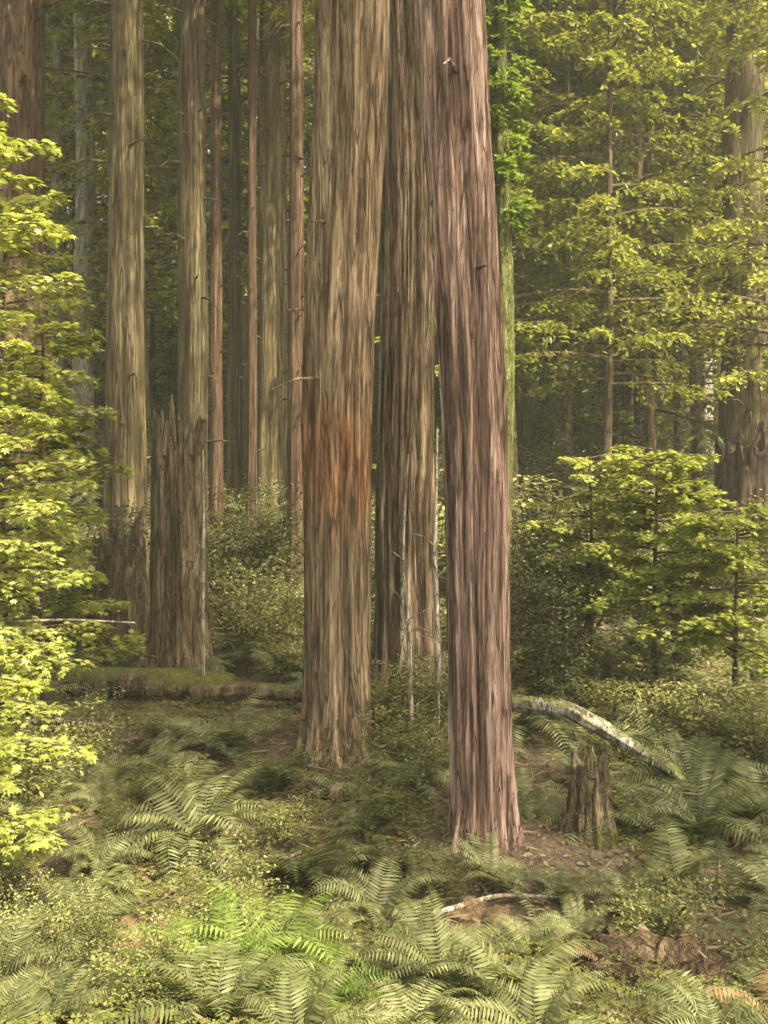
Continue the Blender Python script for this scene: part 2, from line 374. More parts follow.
# the two great redwoods and their companion in the middle of the picture
def great(px0, d, pxt, w0, wt, mat, seed, label, h0, nb, name='redwood_tree', flute=.075, flare=.32, crownL=4.5, seg=150, rings=230, yl=0, nfl=8):
    x = X(px0, d); z = H(x, d); hgt = 30.
    k = hgt/(CZ+.427*d-z)                         # lean reaches pxt at the top edge of the picture
    lean = ((X(pxt, d)-x)*k, yl)
    r0 = w0*d/F/2; rt = wt*d/F/2; r1 = max(.12, r0+(rt-r0)*k*.6)
    r = empty(name, (x, d, z))
    w = MB(); trunk_shape(w, hgt, r0, r1, flare, seg, rings, flute, lean, seed, nfl=nfl)
    lw, lf = MB(), MB()
    conifer_crown(w, lf, h0, hgt, crownL, 1.5, nb, 30, seed+50, ls=.26, lean=lean, h=hgt, r_in=.2)
    gq = np.random.default_rng(seed+77)
    for k in range(9):
        zz = gq.uniform(3.0, 11); a = gq.random()*6.28; l = gq.uniform(.12, .6); u = np.array([math.cos(a), math.sin(a), 0]); rr = (r0+(r1-r0)*(zz/hgt)**.85)*.8
        c0 = np.array([lean[0]*zz/hgt, lean[1]*zz/hgt, zz])
        tube(w, [c0+u*rr, c0+u*(rr+.1+l*.5)+[0, 0, -.03*l], c0+u*(rr+.1+l)+[gq.normal()*.05, gq.normal()*.05, -.2*l]], [.022, .014, .004], 6)
    w.build('trunk', M[mat], r, smooth=True); lf.build('crown', M['conifer'], r)
    tag(r, label, 'tree', 'great redwoods in the middle'); trees.append((x, d, 1)); return r
great(333, 8.9, 348, 56, 66, 'redwood', 2, 'brown redwood trunk left of the middle with reddish shed bark at half height', 14, 55)
great(484, 7.3, 456, 50, 66, 'pinkwood', 5, 'thickest pinkish redwood trunk right of the middle with orange foot among the ferns', 15, 50, flute=.10, flare=.24)
great(408, 10.6, 404, 54, 32, 'fluted', 9, 'fluted grey brown redwood close behind the thickest pinkish trunk', 13, 50, flute=.11, flare=.35, nfl=12)

# trees one can tell apart, by column of the picture: px, distance, width in px
spec = [
 (16, 19, 66, 'redbark', 'tall', 'broad reddish trunk at the top left corner above the maple'),
 (58, 27, 15, 'palebark', 'tall', 'thin pale trunk just right of the broad reddish corner trunk'),
 (84, 24, 22, 'palebark', 'tall', 'grey pale trunk rising behind the sunlit maple leaves'),
 (126, 14.5, 42, 'farbark', 'tall', 'brown trunk standing between the maple and the broken snag'),
 (192, 17.5, 33, 'farbark', 'tall', 'straight brown trunk directly behind the broken snag'),
 (216, 20, 13, 'redbark', 'tall', 'narrow trunk in the dark gap right of the snag'),
 (235, 22, 16, 'farbark', 'tall', 'slim trunk left of the broader olive trunk'),
 (273, 21, 34, 'farbark', 'tall', 'olive brown trunk just left of the left great redwood'),
 (252, 19, 11, 'redbark', 'tall', 'narrow dark reddish trunk touching the left side of the olive brown trunk'),
 (296, 17, 17, 'redbark', 'tall', 'dark narrow trunk close against the left great redwood'),
 (372, 30, 20, 'farbark', 'tall', 'distant narrow trunk seen between the two great redwoods'),
 (395, 19, 24, 'redbark', 'tall', 'dark reddish trunk between the two great redwoods'),
 (522, 34, 16, 'farbark', 'tall', 'thin far trunk next right after the mossy green stem'),
 (548, 27, 15, 'farbark', 'tall', 'thin straight trunk above the dark shrubs'),
 (578, 38, 20, 'palebark', 'tall', 'far pale trunk right of two thin trunks'),
 (614, 24, 11, 'redbark', 'tall', 'very thin dark trunk in the right background'),
 (634, 30, 24, 'farbark', 'tall', 'dark trunk above the sunlit bush on the right'),
 (704, 29, 17, 'palebark', 'tall', 'grey trunk in front of yellow green foliage on the right'),
 (744, 21, 48, 'farbark', 'tall', 'broad brown trunk at the right edge above the sunlit bush'),
]
for k, (px, d, w, bk, kd, lab) in enumerate(spec):
    tree(kd, k % 4, bk, 'conifer', px, d, w, label=lab, group='redwoods standing behind the great pair', rz=k*1.7)

# bright mossy stem beside the right redwood
x = X(501, 12.5); r = empty('mossy_tree', (x, 12.5, H(x, 12.5)))
w, lf = MB(), MB(); trunk_shape(w, 12, .14, .07, .3, 30, 90, .12, seed=4, fz=1.2)
conifer_crown(w, lf, 5.7, 12, .24, .5, 170, 8, 31, ls=.09, tpl=OVAL, per=6, r_in=.06, droop=.5, rw=.02, flat=.6)
w.build('trunk', M['mossbark'], r, smooth=True); lf.build('crown', M['brightleaf'], r)
tag(r, 'slim stem thick with vivid green moss and leaves against the pinkish redwood', 'tree'); trees.append((x, 12.5, 1))

# yellow-green leafy trees
LT = [(515, 19, 1.2, 0), (566, 22, 1.4, 0), (606, 18.5, 1.1, 0), (700, 23, 1.5, 0), (772, 19, 1.2, 0), (640, 27, 1.9, 0), (250, 24, 1.6, 1), (148, 23, 1.5, 0), (530, 24, 1.3, 0), (575, 33, 1.9, 0), (600, 27, 1.6, 1), (625, 36, 2.2, 0), (680, 26, 1.6, 1), (735, 30, 1.9, 0), (765, 24, 1.4, 1), (560, 45, 2.6, 0), (650, 50, 2.8, 1), (740, 48, 2.8, 0), (120, 28, 1.8, 1), (165, 36, 2.2, 0), (290, 30, 1.7, 1), (60, 34, 2.2, 0), (205, 45, 2.6, 1), (360, 42, 2.3, 0), (470, 38, 2.2, 1)]
for px, d, s, lab, hs in [(655, 21, 1.25, 'yellow green leafy tree in the right background below pale light', 1.35), (243, 25, .9, 'yellow green leafy tree high behind the slim trunk left of the olive trunk', 1.75),
                      (540, 30, 1.5, 'yellowish leafy tree behind the mossy green stem', 1.4), (700, 40, 1.9, 'pale leafy tree far off at upper right', 1.6)]:
    tree('leafy', 0 if px > 400 else 1, 'twig', 'yellowleaf', px, d, s=s, hs=hs, name='leafy_tree', label=lab, group='yellow green understorey trees')

# the forest beyond
fr = random.Random(21); far = []
def clear(px, d, others, gap):
    return all(abs(px-o[0]) > gap or abs(d-o[1]) > 8 for o in others)
bands = [(30, 42, 14, 'tall'), (42, 60, 20, 'tall'), (60, 95, 26, 'tall'), (20, 32, 12, 'young'), (32, 55, 26, 'young'), (55, 85, 22, 'young')]
for d0, d1, n, kd in bands:
    for q in range(n):
        px = -60+(q+.5+fr.uniform(-.45, .45))*890/n; d = fr.uniform(d0, d1)
        if kd == 'young' and d < 30 and (90 < px < 300 or 340 < px < 480): continue
        far.append((px, d, kd))
def side(px):
    for lim, t in [(50, 'beyond the top left corner trunk'), (150, 'behind the brown trunk by the maple'), (215, 'behind the broken snag'), (300, 'behind the olive brown trunk'), (375, 'behind the left great redwood'),
                   (440, 'in the gap between the great redwoods'), (520, 'behind the pinkish redwood'), (600, 'above the dark shrubs'), (700, 'beyond the sunlit right bush')]:
        if px < lim: return t
    return 'beyond the right edge trunk'
def dist(d): return 'nearest' if d < 30 else 'nearer' if d < 42 else 'far' if d < 60 else 'farthest'
pend = []
for px, d, s, v in LT:
    r = tree('leafy', v, 'twig', 'yellowleaf' if v == 0 else 'conifer', px, d, s=s, hs=1.3, name='leafy_tree', group='yellow green understorey trees', label='x')
    pend.append((r, '%s %s leafy tree %s' % (dist(d), 'yellow green' if v == 0 else 'olive', side(px)), px))
for n_, (px, d, kd) in enumerate(far):
    if kd == 'tall':
        r = tree('tall', n_ % 4, fr.choice(['farbark', 'farbark', 'palebark', 'redbark']), 'conifer', px, d, s=fr.uniform(.5, 1.05), group='far redwoods', label='x')
        pend.append((r, '%s slender redwood %s' % (dist(d), side(px)), px))
    else:
        r = tree('young', n_ % 3, 'twig', 'yellowleaf' if fr.random() < .16 else 'conifer', px, d, s=fr.uniform(.8, 1.5), name='young_conifer', group='young conifers', label='x')
        pend.append((r, '%s bushy young conifer %s' % (dist(d), side(px)), px))
def tree_at(xx, yy, s, **k):
    r = tree('tall', 1, 'farbark', 'conifer', 384, 10, s=s, **k); r.location = (xx, yy, H(xx, yy)-.05); return r
# unseen redwoods added beside the frame so their crowns shade the hollow
for xx, d, s in [(9.5, 2, .8), (15.5, -3, .85), (14, -10.5, .8)]:
    px = 384+xx*40; r = tree_at(xx, d, s, group='neighbours beside the view', label='x')
    pend.append((r, 'unseen redwood added %s the picture, shading the hollow' % ('left of' if px < 0 else 'right of'), px))

# ------------------------------------------------------------ snags and logs
def logmesh(pts, rads, seed, seg=28, n=60, amp=.12):
    mb = MB(); pts = np.asarray(pts, float); t = np.linspace(0, 1, len(pts)); tt = np.linspace(0, 1, n)
    # smooth curve by quadratic-ish interpolation
    P = np.stack([np.interp(tt, t, pts[:, k]) for k in range(3)], -1)
    for _ in range(6): P[1:-1] = (P[:-2]+P[1:-1]*2+P[2:])/4
    rr = np.interp(tt, np.linspace(0, 1, len(rads)), rads)
    T = nrm(np.gradient(P, axis=0)); ref = np.tile([[.1, .3, 1.]], (n, 1)) if abs(T[:, 2]).mean() < .6 else np.tile([[1., .2, 0]], (n, 1))
    U = nrm(np.cross(T, ref)); Vv = np.cross(T, U); L = np.linalg.norm(P[-1]-P[0])
    V = np.zeros((n, seg, 3))
    for a in range(n):
        for b in range(seg):
            q = b*6.2832/seg; c, s = math.cos(q), math.sin(q)
            f = 1+amp*(1-3*abs(mn.noise(Vector((c*3+seed, s*3, tt[a]*L*.8)))))+amp*.8*mn.noise(Vector((c*1.2, s*1.2+seed, tt[a]*L*1.6)))
            V[a, b] = P[a]+(U[a]*c+Vv[a]*s)*rr[a]*f
            if a in (0, n-1): V[a, b] += T[a]*rr[a]*.5*mn.noise(Vector((c*2, s*2, seed+a)))
    i = np.arange(n-1)[:, None]*seg; j = np.arange(seg)[None]; j2 = (j+1) % seg
    mb.add(V.reshape(-1, 3), np.stack([i+j, i+j2, i+seg+j2, i+seg+j], -1).reshape(-1, 4))
    for a, sg in ((0, -1), (n-1, 1)):
        c = V[a].mean(0)-T[a]*sg*rr[a]*.15
        mb.add(np.vstack([V[a], c]), np.array([(q, (q+1) % seg, seg) for q in range(seg)]))
    return mb
def gp(px, d, up=0): x = X(px, d); return (x, d, H(x, d)+up)
def single(name, mb, mat, label, cat, group=None):
    o = mb.build(name, M[mat], smooth=True)
    V = np.concatenate(mb.V); c = V.mean(0); c[2] = V[:, 2].min()
    o.data.transform(__import__('mathutils').Matrix.Translation(-Vector(c))); o.location = c
    return tag(o, label, cat, group)

x = X(181, 12.1); z = H(x, 12.1)
r = empty('broken_snag', (x, 12.1, z)); w = MB()
trunk_shape(w, Zat(404, 12.1)-z, .30, .27, .35, 130, 190, .12, seed=8, jag=.8, nfl=9)
w.build('trunk', M['rotwood'], r, smooth=True)
w = MB()
for a in range(6):
    q = a*1.3+.5*random.random(); rr = .25; l = .05+.28*random.random(); zz = Zat(430, 12.1)-z
    tube(w, [(rr*math.cos(q), rr*math.sin(q), zz-.3), (rr*.95*math.cos(q+.1), rr*.95*math.sin(q+.1), zz+l*.6), (rr*.9*math.cos(q+.15), rr*.9*math.sin(q+.15), zz+l)], [.05, .035, .004], 5)
w.build('splintered_top', M['rotwood'], r, smooth=True)
tag(r, 'broken brown snag with a splintered top left of the middle', 'snag')
trees.append((x, 12.1, 1))

# pale dead sapling in front of the companion redwood
d = 9.2; x = X(436, d); z = H(x, d); w = MB()
tube(w, [(0, 0, -.2), (.02, .02, .8), (-.01, 0, 1.7), (.01, -.02, Zat(428, d)-z)], [.032, .028, .022, .008], 10)
for k in range(7):
    zz = .6+k*.3; a = k*2.3; tube(w, [(0, 0, zz), (.12*math.cos(a), .12*math.sin(a), zz+.1), (.22*math.cos(a), .22*math.sin(a), zz+.12)], [.009, .006, .002], 5)
o = w.build('dead_sapling', M['palebark'], smooth=True); o.location = (x, d, z)
tag(o, 'pale leafless dead sapling standing against the fluted redwood', 'sapling')
for px, d, lean, hh, lab in [(398, 9.6, .1, 2.6, 'thin grey dead stem left of the pale dead sapling'), (203, 11.4, 0, 2.9, 'thin pale pole against the right side of the snag'), (415, 8.6, -.1, 1.7, 'short pale dead stem among shrubs between the great redwoods'), (446, 8.5, .08, 1.4, 'pale dead stem touching the left edge of the pinkish redwood')]:
    x = X(px, d); z = H(x, d); w = MB(); tube(w, [(0, 0, -.2), (lean*.4, 0, hh*.4), (lean*.5, .03, hh*.7), (lean, 0, hh)], [.024, .02, .018, .008], 8)
    for k in range(4): zz = hh*(.3+k*.15); a = k*2.1; tube(w, [(lean*zz/hh, 0, zz), (.14*math.cos(a), .14*math.sin(a), zz+.12)], [.008, .002], 5)
    o = w.build('dead_sapling', M['palebark'], smooth=True); o.location = (x, d, z); tag(o, lab, 'sapling')

def ap(px, py, d): return (X(px, d), d, Zat(py, d))
def ap(px, py, d): return (X(px, d), d, Zat(py, d))
single('fallen_log', logmesh([gp(470, 9.9, .25), ap(515, 703, 9.6), ap(568, 709, 9.3), ap(600, 727, 9.1), ap(640, 752, 8.9), ap(672, 768, 8.7), gp(700, 8.5, -.05)], [.08, .075, .07, .065, .055, .045, .035], 3, n=130, amp=.25), 'palewood',
       'pale sunlit arching log right of the pinkish redwood foot', 'log', 'fallen logs')
single('fallen_log', logmesh([gp(195, 11.2, .12), gp(250, 10.9, .2), gp(318, 10.4, .18)], [.10, .09, .07], 5), 'rotwood',
       'dark rotting log lying left of the brown redwood foot', 'log', 'fallen logs')
single('fallen_log', logmesh([gp(60, 11.6, .14), gp(160, 11.3, .2), gp(230, 11.6, .15)], [.15, .16, .12], 6), 'mosslog',
       'brown mossy log lying across the foot of the snag', 'log', 'fallen logs')
single('fallen_log', logmesh([gp(292, 8.3, .03), gp(330, 8.1, .05), gp(372, 8.0, .03)], [.07, .08, .05], 9), 'rotwood',
       'short mauve brown log at the foot of the left redwood', 'log', 'fallen logs')
single('fallen_log', logmesh([gp(640, 19, .5), gp(675, 19.3, .55), gp(715, 19.6, .4)], [.3, .32, .28], 12), 'rotwood',
       'distant brown log between the dark trunk and right edge trunk', 'log', 'fallen logs')
single('fallen_log', logmesh([gp(130, 5.6, .02), gp(170, 5.5, .06), gp(215, 5.5, .03)], [.05, .06, .04], 15), 'rotwood',
       'short rotten log among brown fronds in the lower left foreground', 'log', 'fallen logs')
for k, (pa, da, pb, db, up, rr, lab) in enumerate([
    (430, 6.3, 565, 6.55, .06, .018, 'pale straight stick lying in front of the pinkish redwood foot'),
    (55, 9.3, 135, 9.2, 1.45, .016, 'bleached branch jutting level through the left maple'),
    (66, 9.6, 122, 9.3, .42, .022, 'pinkish bleached branch stub below the left maple'),
    (395, 5.5, 455, 6.4, .04, .014, 'crooked brown stick in the middle foreground'),
    (300, 7.3, 262, 6.6, .04, .012, 'thin stick pointing away below the left redwood')]):
    a = np.array(gp(pa, da, up)); b = np.array(gp(pb, db, up)); m_ = (a+b)/2+np.array([0, .05, .05])
    if up > .3: b[2] = a[2]+.02; a[0] -= .5; m_ = (a+b)/2+np.array([0, 0, .03])
    single('fallen_branch', logmesh([a, m_, b], [rr, rr*.8, rr*.4], 20+k, seg=10, n=24, amp=.15), 'deadwood' if k != 3 else 'twig', lab, 'branch', 'fallen branches')

# mossy stump under the arching log, rotten stump in the foreground
def stump(px, d, hgt, rad, mat, label, seed, jag, flare=.4, sc_=(1, 1)):
    x = X(px, d); z = H(x, d); w = MB(); trunk_shape(w, hgt, rad, rad*.88, flare, 100, 70, .13, seed=seed, jag=jag, nfl=10, fz=.9)
    o = w.build('tree_stump', M[mat], smooth=True); o.location = (x, d, z); o.scale = (sc_[0], sc_[1], 1)
    return tag(o, label, 'stump', 'old stumps')
stump(590, 7.45, Zat(748, 7.45)-H(X(590, 7.45), 7.45), .13, 'mosslog', 'upright mossy stump under the arching pale log', 14, .14)
stump(655, 5.15, .22, .21, 'duff', 'low crumbling brown stump in the lower right foreground', 17, .13, .3, (1.4, 1))
stump(118, 13.2, Zat(520, 13.2)-H(X(118, 13.2), 13.2), .33, 'rotwood', 'low wide ragged stump just left of the broken snag', 23, .6, .3)
stump(743, 19.0, Zat(428, 19)-H(X(743, 19), 19), .46, 'darkwood', 'dark wide broken stump above the sunlit bush at the right edge', 27, .7, .3)
stump(345, 6.9, .12, .12, 'mosslog', 'very low mossy stump in the middle foreground', 19, .08, .5)

# -------------------------------------------------------------- undergrowth
def fern_mesh(seed, nf=20, L=.95, spread=1., npin=26, curl=1.):
    g = np.random.default_rng(seed); mb = MB()
    P = []; D = []; N = []; S = []; W = []
    for k in range(nf):
        az = k*2.399+g.normal()*.25; L_ = L*(.6+.5*g.random()); el = R(78-28*(k/nf)*spread-12*g.random()); bend = R(95+35*g.random())*curl
        n = 14; t = np.linspace(0, 1, n); e = el-bend*t**1.4
        step = L_/(n-1); rx = np.concatenate([[0], np.cumsum(np.cos(e[:-1])*step)]); rz_ = np.concatenate([[0], np.cumsum(np.sin(e[:-1])*step)])
        tw = g.normal()*.25
        a = az+tw*t
        pts = np.stack([rx*np.cos(a), rx*np.sin(a), rz_+.02], -1)
        tube(mb, pts, np.linspace(.006, .0015, n), 3, cap=False)
        tp = np.linspace(.10, .99, npin)
        pp = np.stack([np.interp(tp, t, pts[:, q]) for q in range(3)], -1)
        tan = nrm(np.gradient(pts, axis=0)); tn = nrm(np.stack([np.interp(tp, t, tan[:, q]) for q in range(3)], -1))
        sidev = nrm(np.stack([-np.sin(np.interp(tp, t, a)), np.cos(np.interp(tp, t, a)), np.zeros(npin)], -1)+g.normal()*.15)
        up = np.cross(tn, sidev); up = np.where((up[:, 2:3] < 0), -up, up)
        prof = np.minimum(1, (tp+.06)/.22)**.7*(1-tp)**.62*1.15+.03
        ln = .165*L_*prof/.75
        for s in (-1, 1):
            dr = sidev*s*.95+tn*.32-up*(.10+.22*g.random((npin, 1)))
            P.append(pp); D.append(dr); N.append(up+.15*g.normal(size=(npin, 3))); S.append(ln*(.85+.3*g.random(npin))); W.append(np.full(npin, .030*L_/.9*3.0)*np.clip(prof*1.4, .3, 1))
    PIN = (np.array([(0, .05, 0), (.35, .16, .02), (1, 0, -.05), (.35, -.13, .02), (0, -.06, 0)]), np.array([(0, 4, 3), (0, 3, 1), (1, 3, 2)]))
    leaves(mb, PIN, np.concatenate(P), np.concatenate(D), np.concatenate(N), np.concatenate(S), np.concatenate(W))
    return mb
def bush_mesh(seed, r=.7, h=1.2, nst=12, leafn=3000, ls=.045, tpl=OVAL, flat=.8, layered=False):
    g = np.random.default_rng(seed); w, lf = MB(), MB(); P = []; D = []; N = []; S = []
    tips = []
    for k in range(nst):
        az = g.random()*6.283; q = .3+.7*g.random(); hh = h*(.55+.5*g.random())
        t = np.linspace(0, 1, 6)[:, None]; u = np.array([math.cos(az), math.sin(az), 0])
        pts = u*r*q*(t**1.4)+np.array([0, 0, 1])*hh*t+g.normal(size=(6, 3))*.03*t
        tube(w, pts, np.linspace(.012, .003, 6)*(h/1.2)**.5, 5, cap=False)
        for m_ in range(7):
            tt = .3+.7*g.random(); p0 = np.array([np.interp(tt, t[:, 0], pts[:, c]) for c in range(3)])
            a2 = g.random()*6.283; l2 = (.2+.35*g.random())*r; v = np.array([math.cos(a2), math.sin(a2), .05 if layered else .4*g.normal()])
            p1 = p0+v*l2; tube(w, [p0, (p0+p1)/2+[0, 0, .02], p1], [.005, .004, .002], 4, cap=False); tips.append((p0, p1, v))
    per = max(1, leafn//len(tips))
    for p0, p1, v in tips:
        q = g.random((per, 1))**.7; sp = .075*r/.7
        p = p0+(p1-p0)*q*1.1+g.normal(size=(per, 3))*np.array([sp, sp, sp*(.25 if layered else .7)])
        P.append(p); D.append(v+g.normal(size=(per, 3))*np.array([.8, .8, .25])); N.append(np.array([0, 0, 1.])+g.normal(size=(per, 3))*(.28 if layered else flat)); S.append(ls*(.6+.7*g.random(per)))
    leaves(lf, tpl, np.concatenate(P), np.concatenate(D), np.concatenate(N), np.concatenate(S))
    return w, lf

FERNS = [fern_mesh(40+k, 18+3*(k % 3), .92+.08*(k % 3), 1+.15*(k % 2), curl=.9+.12*(k % 3)).build('sword_fern', M['fern'], link=False).data for k in range(6)]
GFERNS = []
for k in range(2):
    me = FERNS[k].copy(); me.materials.clear(); me.materials.append(M['greenfern']); GFERNS.append(me)
DFERNS = []
for k in range(2):
    me = fern_mesh(70+k, 14, .8, 2.2, curl=1.35).build('dead_fern', M['deadfern'], link=False).data; DFERNS.append(me)

avoid = [(X(592, 6.95), 6.95, .38), (X(655, 4.7), 4.7, .42), (X(122, 13), 13., .6), (X(680, 5.2), 5.2, .5), (X(333, 8.9), 8.9, .62), (X(484, 7.3), 7.3, .55), (X(412, 10.6), 10.6, .6), (X(181, 12.1), 12.1, .5), (X(590, 7.3), 7.3, .3), (X(655, 5.15), 5.15, .55),
         (X(330, 8.05), 8.05, .4), (X(585, 9.1), 9.1, .45), (X(535, 9.3), 9.3, .35), (X(640, 8.7), 8.7, .4), (X(655, 8.0), 8.0, .35), (X(545, 8.6), 8.6, .3), (X(250, 10.9), 10.8, .4), (X(170, 5.5), 5.5, .35), (X(345, 6.9), 6.9, .25), (X(126, 14.5), 14.5, .5)]
def ok(x, y, pts, gap): return all((x-a)**2+(y-b)**2 > gap*gap for a, b in pts) and all((x-a)**2+(y-b)**2 > c*c for a, b, c in avoid)

def place(me, name, x, y, s, rz, group, cat, tilt=0, dz=0):
    o = bpy.data.objects.new(name, me); COL.objects.link(o)
    o.location = (x, y, H(x, y)+dz-.01); o.rotation_euler = (tilt*random.uniform(-1, 1), tilt*random.uniform(-1, 1), rz); o.scale = (s, s, s)
    tag(o, 'x', cat, group); return o

def zone(px, d):
    if d < 5.6: return 'along the bottom edge of the picture'
    if d < 7.0: return 'left of the low mossy stump' if px < 300 else 'in front of the pinkish redwood' if px < 520 else 'around the low crumbling stump'
    if d < 8.6: return 'in the hollow below the maple' if px < 150 else 'in front of the left redwood' if px < 400 else 'beside the foot of the pinkish redwood' if px < 540 else 'around the upright mossy stump'
    if d < 12.5: return 'under the left maple' if px < 120 else 'between snag and left redwood' if px < 330 else 'between the great redwoods' if px < 470 else 'behind the arching pale log'
    if d < 18: return 'behind the left maple' if px < 150 else 'behind the snag' if px < 300 else 'behind the great redwoods' if px < 520 else 'behind the sunlit bush'
    return 'on the far bank at left' if px < 150 else 'on the far bank beyond the snag' if px < 320 else 'on the far bank between the redwoods' if px < 520 else 'on the far bank at right'

fpts = []
def add_fern(px, d, s, me=None, kind='sword', tilt=.12):
    x = X(px, d); fpts.append((x, d))
    if kind == 'green': me = GFERNS[random.randrange(2)]
    elif kind == 'dead': me = DFERNS[random.randrange(2)]
    else: me = FERNS[random.randrange(6)]
    nm = {'green': 'lady_fern', 'dead': 'dead_fern', 'sword': 'sword_fern'}[kind]
    o = place(me, nm, x, d, s, random.random()*6.28, {'green': 'emerald ferns', 'dead': 'dead ferns', 'sword': 'sword ferns'}[kind], 'fern', tilt)
    adj = {'green': 'emerald green fern', 'dead': 'dead brown fern', 'sword': ('large' if s > 1.0 else 'middle sized' if s > .75 else 'small')+' olive sword fern'}[kind]
    pend.append((o, adj+' '+zone(px, d), px))
# chosen ones
for px, d, s in [(215, 4.85, .7), (268, 5.15, .78), (310, 4.75, .62), (235, 5.5, .6), (170, 4.7, .55)]: add_fern(px, d, s, kind='green')
for px, d, s in [(135, 5.7, .6), (195, 5.6, .55), (640, 5.45, .5), (705, 5.2, .5), (610, 5.2, .45), (665, 5.0, .4), (480, 6.3, .5), (450, 5.7, .45)]: add_fern(px, d, s, kind='dead')
rf = random.Random(5)
for _ in range(6000):
    d = math.sqrt(rf.uniform(4.1**2, 13.5**2)); px = rf.uniform(-50, 820); x = X(px, d)
    gap = .44 if d < 7 else .62
    if 100 < px < 290 and 6.0 < d < 7.2: gap = 1.1
    if 90 < px < 330 and 9.5 < d < 12: gap = 1.3
    if len(fpts) < 225 and ok(x, d, fpts, gap): add_fern(px, d, rf.uniform(.36, .72)*(1 if d < 7 else 1.3), kind='dead' if rf.random() < .09 else 'sword', tilt=.3)
npre = len(fpts)
for _ in range(3000):
    d = math.sqrt(rf.uniform(13.5**2, 30**2)); px = rf.uniform(-20, 790); x = X(px, d)
    if len(fpts) < npre+70 and ok(x, d, fpts, 1.25): add_fern(px, d, rf.uniform(1., 1.6))

# shrubs: stems + foliage, copied
def shrub_proto(seed, leaf, **k):
    w, lf = bush_mesh(seed, **k)
    return w.build('stems', M['twig'], link=False, smooth=True).data, lf.build('foliage', M[leaf], link=False).data
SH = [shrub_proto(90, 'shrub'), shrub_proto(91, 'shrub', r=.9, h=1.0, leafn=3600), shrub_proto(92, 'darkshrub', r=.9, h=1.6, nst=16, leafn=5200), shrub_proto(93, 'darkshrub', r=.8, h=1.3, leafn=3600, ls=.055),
      shrub_proto(94, 'maple', r=.9, h=1.3, leafn=2000, ls=.075, tpl=MAPLE, layered=True), shrub_proto(95, 'shrub', r=.8, h=1.1, leafn=2400, ls=.06, layered=True)]
spts = []
def add_shrub(v, px, d, s, label=None, name='huckleberry_shrub', group='shrubs of the understorey', dz=0):
    x = X(px, d); spts.append((x, d)); r = empty(name, (x, d, H(x, d)+dz), random.random()*6.28, s)
    for nm, me in (('stems', SH[v][0]), ('foliage', SH[v][1])):
        o = bpy.data.objects.new(nm, me); COL.objects.link(o); o.parent = r
    tag(r, label or 'x', 'shrub', group)
    if not label:
        tone = {0: 'olive', 1: 'low spreading olive', 2: 'dark leafy', 3: 'dark', 4: 'bright broad leaved', 5: 'layered olive'}[v]
        pend.append((r, tone+' shrub '+zone(px, d), px))
    return r
# dark mass right of the pinkish redwood
for k in range(34):
    d = rf.uniform(4.3, 8.5); px = rf.uniform(-20, 790)
    if ok(X(px, d), d, spts, .5): add_shrub(rf.choice([0, 1, 5, 5]), px, d, rf.uniform(.26, .48))
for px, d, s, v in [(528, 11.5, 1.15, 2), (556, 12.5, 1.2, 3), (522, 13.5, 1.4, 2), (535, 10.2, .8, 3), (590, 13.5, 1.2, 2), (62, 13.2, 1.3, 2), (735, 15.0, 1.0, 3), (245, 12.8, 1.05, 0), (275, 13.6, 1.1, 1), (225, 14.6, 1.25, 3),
                    (262, 15.5, 1.2, 2), (300, 12.2, .75, 5), (440, 9.4, .8, 5), (418, 8.9, .7, 0), (432, 8.2, .5, 5), (405, 8.3, .5, 0), (392, 9.3, .6, 5), (385, 12.4, .8, 3), (365, 13.5, 1.1, 2), (640, 11.0, .9, 5), (610, 9.9, .7, 5), (700, 9.6, .8, 5), (757, 9.0, .8, 5), (30, 8.4, .8, 5), (90, 9.3, .6, 0)]:
    add_shrub(v, px, d, s)
for _ in range(4000):
    d = math.sqrt(rf.uniform(13**2, 40**2)); px = rf.uniform(-40, 810); x = X(px, d)
    if len(spts) < 125 and ok(x, d, spts, 1.7) and not (620 < px < 720 and d > 17 and d < 20): add_shrub(rf.choice([0, 1, 2, 3, 5, 5, 0]), px, d, rf.uniform(.9, 1.9))

# the sunlit maples
def maple(name, x, y, h, L, nb, seed, label, h0, ls=.09, lean=(0, 0), tw=30, per=6, r=.035, leaf='maple'):
    z = H(x, y); e = empty(name, (x, y, z)); w, lf = MB(), MB()
    trunk_shape(w, h, r, .012, .4, 14, 50, .08, lean=lean, seed=seed, below=.3)
    conifer_crown(w, lf, h0, h, L, L*.6, nb, tw, seed, ls=ls, tpl=MAPLE, per=per, droop=.12, lean=lean, h=h, r_in=.02, flat=.22, rw=.022)
    w.build('trunk', M['twig'], e, smooth=True); lf.build('foliage', M[leaf], e)
    tag(e, label, 'maple', 'sunlit maples')
maple('vine_maple', X(-34, 8.2), 8.2, 5.9, 1.2, 95, 201, 'tall bright maple with level leaf layers at the left edge', .7, lean=(-.15, 0))
maple('vine_maple', X(5, 11.2), 11.2, 5.9, 1.3, 80, 207, 'leafy maple farther back between the left edge and grey trunk', 1.2, ls=.10)
maple('vine_maple', X(44, 9.8), 9.8, 4.4, 1.0, 64, 202, 'smaller bright maple between the left edge and brown trunk', .9)
maple('vine_maple', X(-20, 6.6), 6.6, 1.9, .75, 26, 203, 'low pale maple beneath the tall left maple', .3, ls=.085)
maple('vine_maple', X(655, 11.4), 11.4, 2.8, 1.0, 75, 204, 'sunlit yellow green maple in the right middle', .9, ls=.08)
maple('vine_maple', X(735, 10.4), 10.4, 2.3, 1.0, 60, 205, 'lower sunlit maple at the right edge', .6, ls=.08)
maple('vine_maple', X(590, 12.6), 12.6, 2.7, .95, 44, 206, 'thin pale maple between the dark shrubs and sunlit maple', 1.0, ls=.08)

